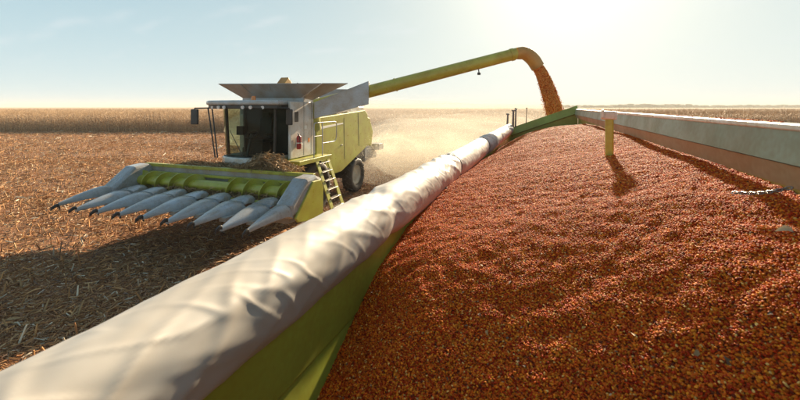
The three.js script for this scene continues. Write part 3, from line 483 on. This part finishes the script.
  wheel(0.75, 0.46, 1.27, -3.73, 0, 16); wheel(0.75, 0.46, -1.27, -3.73, 0, 16);
  add('axle', [bx(1.6, 0.35, 0.4, 0, 0.95, 0)], M.dark, comb); add('axle', [bx(1.7, 0.22, 0.25, 0, 0.72, -3.73)], M.dark, comb);
  add('feeder_house', [prismX([[0.9, 1.15], [0.9, 1.85], [2.5, 1.62], [2.5, 0.85]], -0.75, 0.75, 0.03)], M.trough, comb);

  // corn header, lifted clear of the ground
  const hd = add('corn_header', [prismX([[2.42, 0.92], [2.42, 1.86], [2.50, 1.86], [2.52, 1.05], [3.15, 0.95], [3.15, 0.88]], -3.15, 3.15, 0.01)], M.trough, comb);
  add('top_beam', [bx(6.3, 0.10, 0.12, 0, 1.88, 2.46)], M.lime, hd);
  add('cross_beam', [bx(6.2, 0.08, 0.08, 0, 1.66, 2.56)], M.lime, hd);
  add('cross_beam', [rod(V(-3.1, 1.22, 3.16), V(3.1, 1.22, 3.16), 0.05)], M.lime, hd);
  const flight = (x0, x1, dir) => { const n = Math.round(Math.abs(x1 - x0) / 0.55 * 24), p = [], ix = []; for (let i = 0; i <= n; i++) { const x = lerp(x0, x1, i / n), a = dir * i / 24 * 2 * Math.PI; for (const r of [0.13, 0.30]) for (const t of [-0.012, 0.012]) p.push(x + t, 1.46 + r * Math.sin(a), 2.86 + r * Math.cos(a)); } for (let i = 0; i < n; i++) { const b = i * 4; for (const [q, w] of [[0, 2], [2, 3], [3, 1]]) ix.push(b + q, b + w, b + 4 + q, b + w, b + 4 + w, b + 4 + q); } const g = new THREE.BufferGeometry(); g.setAttribute('position', new THREE.Float32BufferAttribute(p, 3)); g.setIndex(ix); return BGU.toCreasedNormals(g, 0.6); };
  const au = add('cross_auger', [rod(V(-3.05, 1.46, 2.86), V(3.05, 1.46, 2.86), 0.15, 0.15, 18)], M.lime, hd);
  add('auger_flight', [flight(-3.0, -0.45, 1)], M.lime, au); add('auger_flight', [flight(3.0, 0.45, -1)], M.lime, au);
  // snouts
  const snoutGeo = (hw, ht, y1, yT, z1, z0, tipW = 0.035) => {
    const rings = [];
    for (let i = 0; i <= 12; i++) { const t = i / 12, w = tipW + (hw - tipW) * Math.pow(1 - t, 0.85) * (t < 0.12 ? 0.86 + t * 1.17 : 1), top = lerp(y1, yT + 0.05, t) + 0.05 * Math.sin(Math.PI * Math.pow(t, 0.7)) - 0.05 * (1 - sstep(0, 0.14, t)), h = lerp(ht, 0.07, t), z = lerp(z1, z0, t), r = []; for (let k = 0; k < 16; k++) { const a = k / 16 * 2 * Math.PI, cx = Math.cos(a), sy = Math.sin(a); r.push(V(Math.sign(cx) * Math.pow(Math.abs(cx), 0.62) * w, top - h + (sy > 0 ? Math.pow(sy, 0.8) * h : sy * 0.02), z)); } rings.push(r); }
    return loft(rings);
  };
  const hoodGeo = snoutGeo(0.20, 0.24, 1.36, 1.30, 3.10, 3.66, 0.30);
  const inner = snoutGeo(0.36, 0.30, 1.36, 1.09, 3.62, 4.93, 0.05), tip = snoutGeo(0.038, 0.07, 1.15, 1.07, 4.90, 5.10, 0.012);
  for (let i = 0; i < 9; i++) {
    const end = i === 0 || i === 8, x = (-3.17 + i * 0.7925) * (end ? 0.975 : 1), g = inner.clone(), rr = rng(90 + i);
    if (end) g.scale(0.64, 1.04, 1.0);
    g.rotateX(0.012 * (rr() - 0.5)); g.translate(x, 0, 0);
    const s = add('snout', [g], M.snout, hd); add('snout_tip', [tip.clone().translate(x, 0, 0)], M.dark, hd);
    if (!end) add('hood', [hoodGeo.clone().translate(x, 0, 0)], M.snout, hd);
  }
  for (let i = 0; i < 8; i++) { const x = -3.17 + (i + 0.5) * 0.7925; add('row_unit', [bx(0.20, 0.10, 1.3, x - 0.15, 1.08, 3.7), bx(0.20, 0.10, 1.3, x + 0.15, 1.08, 3.7), bx(0.5, 0.25, 0.45, x, 0.95, 3.2)], M.trough, hd); }
  for (const s of [-1, 1]) {
    const a = s > 0 ? 2.84 : -3.32;
    const dv = add('end_divider', [prismX([[2.30, 1.15], [2.32, 1.80], [2.62, 1.93], [3.05, 1.90], [3.72, 1.38], [3.70, 1.10]], a, a + 0.48, 0.08)], M.snout, hd);
    add('divider_skirt', [prismX([[2.35, 0.86], [2.33, 1.5], [2.45, 1.78], [2.85, 1.80], [3.62, 1.05], [3.50, 0.92], [2.9, 0.80]], s > 0 ? 3.30 : -3.36, s > 0 ? 3.36 : -3.30, 0.02)], M.lime, dv);
  }
  add('skid_shoe', [bx(0.3, 0.08, 0.55, 3.25, 0.72, 3.0, 0.1, 0, 0, 0.03), rod(V(3.25, 0.74, 2.9), V(3.2, 1.0, 2.8), 0.04)], M.snout, hd);

  // unloading auger swung out over the trailer
  const A0 = V(-3.05, 3.80, -13.62), A1 = V(4.12, 5.63, -13.3), at = (t) => A0.clone().lerp(A1, t);
  const aug = add('unloading_auger', [rod(toLocal(A0), toLocal(A1), 0.235, 0.205, 20)], M.auger, comb);
  add('tube_joint', [rod(toLocal(at(0.40)), toLocal(at(0.407)), 0.245, 0.245, 20)], M.auger, aug); add('tube_joint', [rod(toLocal(at(0.97)), toLocal(at(0.985)), 0.225, 0.225, 20)], M.auger, aug);
  add('auger_housing', [slab(...[[-3.02, 3.87, -13.34], [-1.10, 4.62, -13.30], [-1.10, 3.84, -13.30], [-3.02, 3.33, -13.34]].map((p) => toLocal(V(...p))), 0.12), slab(...[[-3.02, 3.89, -13.29], [-1.10, 4.64, -13.25], [-1.10, 4.60, -13.75], [-3.02, 3.85, -13.75]].map((p) => toLocal(V(...p))), 0.03)], M.grey, aug);
  add('auger_elbow', [pipe([V(-3.1, 2.9, -13.62), V(-3.15, 3.4, -13.62), V(-3.05, 3.78, -13.62)].map(toLocal), 0.26, 16, 14)], M.lime, aug);
  const spc = [A1.clone(), V(4.40, 5.63, -13.29), V(4.66, 5.44, -13.28), V(4.86, 5.14, -13.28)].map(toLocal);
  const sr = [0.212, 0.235, 0.25, 0.245], crv = new THREE.CatmullRomCurve3(spc), rings = [];
  for (let i = 0; i <= 16; i++) { const t = i / 16, p = crv.getPoint(t), d = crv.getTangent(t), n = V(0, 0, 1).transformDirection(comb.matrixWorld.clone().invert()).cross(d).normalize(), b = d.clone().cross(n), rr = 0.212 + 0.03 * Math.sin(t * 2.4), q = []; for (let k = 0; k < 20; k++) { const a = k / 20 * 6.2832; q.push(p.clone().addScaledVector(n, Math.cos(a) * rr).addScaledVector(b, Math.sin(a) * rr)); } rings.push(q); }
  add('spout', [loft(rings, false)], Object.assign(M.spout, { side: THREE.DoubleSide }), aug);
  add('auger_light', [rod(toLocal(V(2.78, 5.1, -13.36)), toLocal(V(2.80, 4.94, -13.36)), 0.02), bx(0.11, 0.09, 0.09, toLocal(V(2.80, 4.92, -13.36)).x, 4.92, toLocal(V(2.80, 4.92, -13.36)).z)], M.dark, aug);
}
{ // fire extinguisher on the panel behind the cab
  const fe = group('fire_extinguisher'); fe.position.copy(comb.localToWorld(V(1.53, 2.36, 0.80))); fe.rotation.y = COMB_TURN; fe.scale.setScalar(0.85);
  add('cylinder', [new THREE.LatheGeometry([[0, 0], [0.075, 0], [0.09, 0.03], [0.09, 0.44], [0.07, 0.5], [0.03, 0.53], [0, 0.53]].map(([x, y]) => new THREE.Vector2(x, y)), 18)], M.red, fe);
  add('valve', [new THREE.CylinderGeometry(0.025, 0.03, 0.08, 10).translate(0, 0.565, 0), bx(0.03, 0.03, 0.16, 0, 0.61, 0.04)], M.dark, fe);
  add('hose', [pipe([V(0.02, 0.57, 0.03), V(0.09, 0.5, 0.08), V(0.1, 0.25, 0.06)], 0.014, 6, 16)], M.dark, fe);
  add('mounting_strap', [new THREE.CylinderGeometry(0.093, 0.093, 0.03, 18, 1, true).translate(0, 0.24, 0), bx(0.03, 0.4, 0.1, -0.095, 0.25, 0)], M.label, fe);
  tag(fe, 'red fire extinguisher mounted behind the combine cab door', 'extinguisher');
}
{ // straw and leaves caught on top of the header
  const rnd = rng(101), l = [], g = stripGeo(1, 0.08, 0.15, 0.3);
  for (let i = 0; i < 8200; i++) { const deep = rnd() < 0.3, big = !deep && rnd() < 0.7, x = big ? 1.3 + (rnd() + rnd() - 1) * 1.1 : lerp(-2.2, 2.4, rnd()), h = big ? 0.5 * Math.exp(-((x - 1.35) ** 2) / 0.35) : 0.12, p = comb.localToWorld(V(x, 1.9 + h * rnd() * (0.4 + 0.6 * rnd()), deep ? 2.5 + 0.65 * rnd() : 2.12 + (rnd() - 0.5) * 0.7)), s = 0.10 + 0.22 * rnd(), b = 0.8 + 0.4 * rnd(); l.push({ m: place(p.x, p.y - (big ? 0 : deep ? 0.55 + 0.25 * rnd() : 0.05), p.z, (rnd() - 0.5) * 2, rnd() * 6.28, (rnd() - 0.5) * 2, s, s, s), c: rnd() < 0.6 ? C(0.42 * b, 0.26 * b, 0.12 * b) : C(0.24 * b, 0.15 * b, 0.06 * b) }); }
  tag(instanced('trapped_straw', g, new THREE.MeshPhysicalMaterial({ color: 0xffffff, roughness: 0.85, side: THREE.DoubleSide, transmission: 0.2, thickness: 0 }), l), 'tangle of dry corn straw caught on top of the header', 'straw', { kind: 'stuff' });
}
// ---------------------------------------------------------------- falling grain
{
  const rnd = rng(111), g = group('grain_stream'), a = V(4.84, 5.20, -13.28), v0 = V(1.55, -2.4, 0.05), at = (t) => V(a.x + v0.x * t, a.y + v0.y * t - 4.9 * t * t, a.z + v0.z * t), T = 0.44;
  const rings = []; for (let i = 0; i <= 40; i++) { const t = i / 40 * T, p = at(t), d = V(v0.x, v0.y - 9.8 * t, v0.z).normalize(), n = V(0, 0, 1).cross(d).normalize(), b = d.clone().cross(n), q = []; for (let k = 0; k < 24; k++) { const f = k / 24 * 6.2832, rr = lerp(0.18, 0.27, t / T) * (0.86 + 0.42 * perlin.noise(Math.cos(f) * 1.3, t * 16, Math.sin(f) * 1.3) + 0.2 * perlin.noise(Math.cos(f) * 4, t * 40, Math.sin(f) * 4)); q.push(p.clone().addScaledVector(n, Math.cos(f) * rr).addScaledVector(b, Math.sin(f) * rr)); } rings.push(q); }
  add('stream_core', [loft(rings)], new THREE.MeshPhysicalMaterial({ color: C(0.72, 0.30, 0.05), roughness: 0.9, transmission: 0.3, thickness: 0, side: THREE.DoubleSide }), g);
  const l = []; for (let i = 0; i < 22000; i++) { const t = rnd() * T, p = at(t), f = rnd() * 6.2832, rr = lerp(0.19, 0.29, t / T) * (0.7 + 0.35 * rnd() + (rnd() < 0.15 ? 0.5 * rnd() * t / T : 0)), q = 2.0 + rnd(); p.x += Math.cos(f) * rr; p.z += Math.sin(f) * rr; l.push({ m: place(p.x, p.y, p.z, rnd() * 6, rnd() * 6, rnd() * 6, q, q, q), c: rnd() < 0.5 ? C(0.75, 0.37, 0.09) : kernelTone(rnd) }); }
  instanced('falling_kernels', kernelGeo, kernelMat, l, g);
  tag(g, 'orange stream of corn falling from the auger spout', 'grain', { kind: 'stuff' });
}
// ---------------------------------------------------------------- dust blown out behind the machine
{
  const rnd = rng(121), l = [], gs = () => (rnd() + rnd() + rnd() + rnd() - 2) * 1.0, sp = new THREE.CircleGeometry(1, 6);
  for (const [n, x, y, z, sx, sy, sz, r] of [[40000, 1.6, 1.3, -22, 3.0, 1.2, 3.2, 0.009], [40000, 5.0, 1.5, -28, 5.0, 1.4, 5, 0.010], [20000, -1.2, 0.9, -18.8, 1.4, 0.9, 1.6, 0.009]])
    for (let i = 0; i < n; i++) { const p = V(x + gs() * sx, y + gs() * sy, z + gs() * sz); p.y += 0.5 * fbm(p.x * 0.35, 1, p.z * 0.35, 2); if (p.y < 0) p.y = -p.y * 0.7; if (p.z > -16.3 && p.x < 0) continue; const q = r * (0.7 + 0.6 * rnd()); l.push({ m: place(p.x, p.y, p.z, rnd() * 6, rnd() * 6, rnd() * 6, q, q, q) }); }
  const cloud = group('dust_cloud');
  instanced('chaff_flakes', sp, new THREE.MeshPhysicalMaterial({ color: C(0.94, 0.87, 0.74), roughness: 1, transmission: 0.6, thickness: 0, side: THREE.DoubleSide }), l, cloud);
  // thin veils of fine dust, one inside the other
  const veil = new THREE.MeshPhysicalMaterial({ color: C(0.97, 0.90, 0.76), roughness: 1, specularIntensity: 0, transmission: 0.55, thickness: 0, transparent: true, opacity: 0.145, depthWrite: false, side: THREE.DoubleSide });
  for (const [x, y, z, rx, ry, rz, sd] of [[1.0, 1.1, -21.5, 2.6, 1.7, 2.6, 1], [2.2, 1.1, -22.5, 4.4, 1.9, 3.8, 2], [3.4, 1.1, -24.5, 6.2, 2.0, 5.2, 3], [4.6, 1.1, -27, 7.6, 2.0, 6.5, 4], [5.6, 1.1, -31, 10, 2.0, 8.5, 5], [4.0, 1.2, -37, 15, 2.6, 11, 6], [7.6, 0.9, -25.5, 4.0, 1.6, 4.0, 7], [-0.6, 0.9, -19.3, 1.9, 1.3, 1.7, 8], [3.0, 1.2, -45, 22, 3.4, 14, 9]]) {
    const g = new THREE.IcosahedronGeometry(1, 5), p = g.attributes.position;
    for (let i = 0; i < p.count; i++) { const a = p.getX(i), b = p.getY(i), c = p.getZ(i), k = 1 + 0.22 * fbm(a * 1.6 + sd * 7, b * 1.6, c * 1.6, 3); p.setXYZ(i, x + a * k * rx, Math.max(0.03, y + b * k * ry), z + c * k * rz); }
    const m = new THREE.Mesh(BGU.toCreasedNormals(g, 3), veil); m.name = 'dust_veil'; m.castShadow = false; cloud.add(m);
  }
  tag(cloud, 'pale dust and chaff hanging in the air behind the combine', 'dust', { kind: 'stuff' });
}
renderer.render(scene, camera);
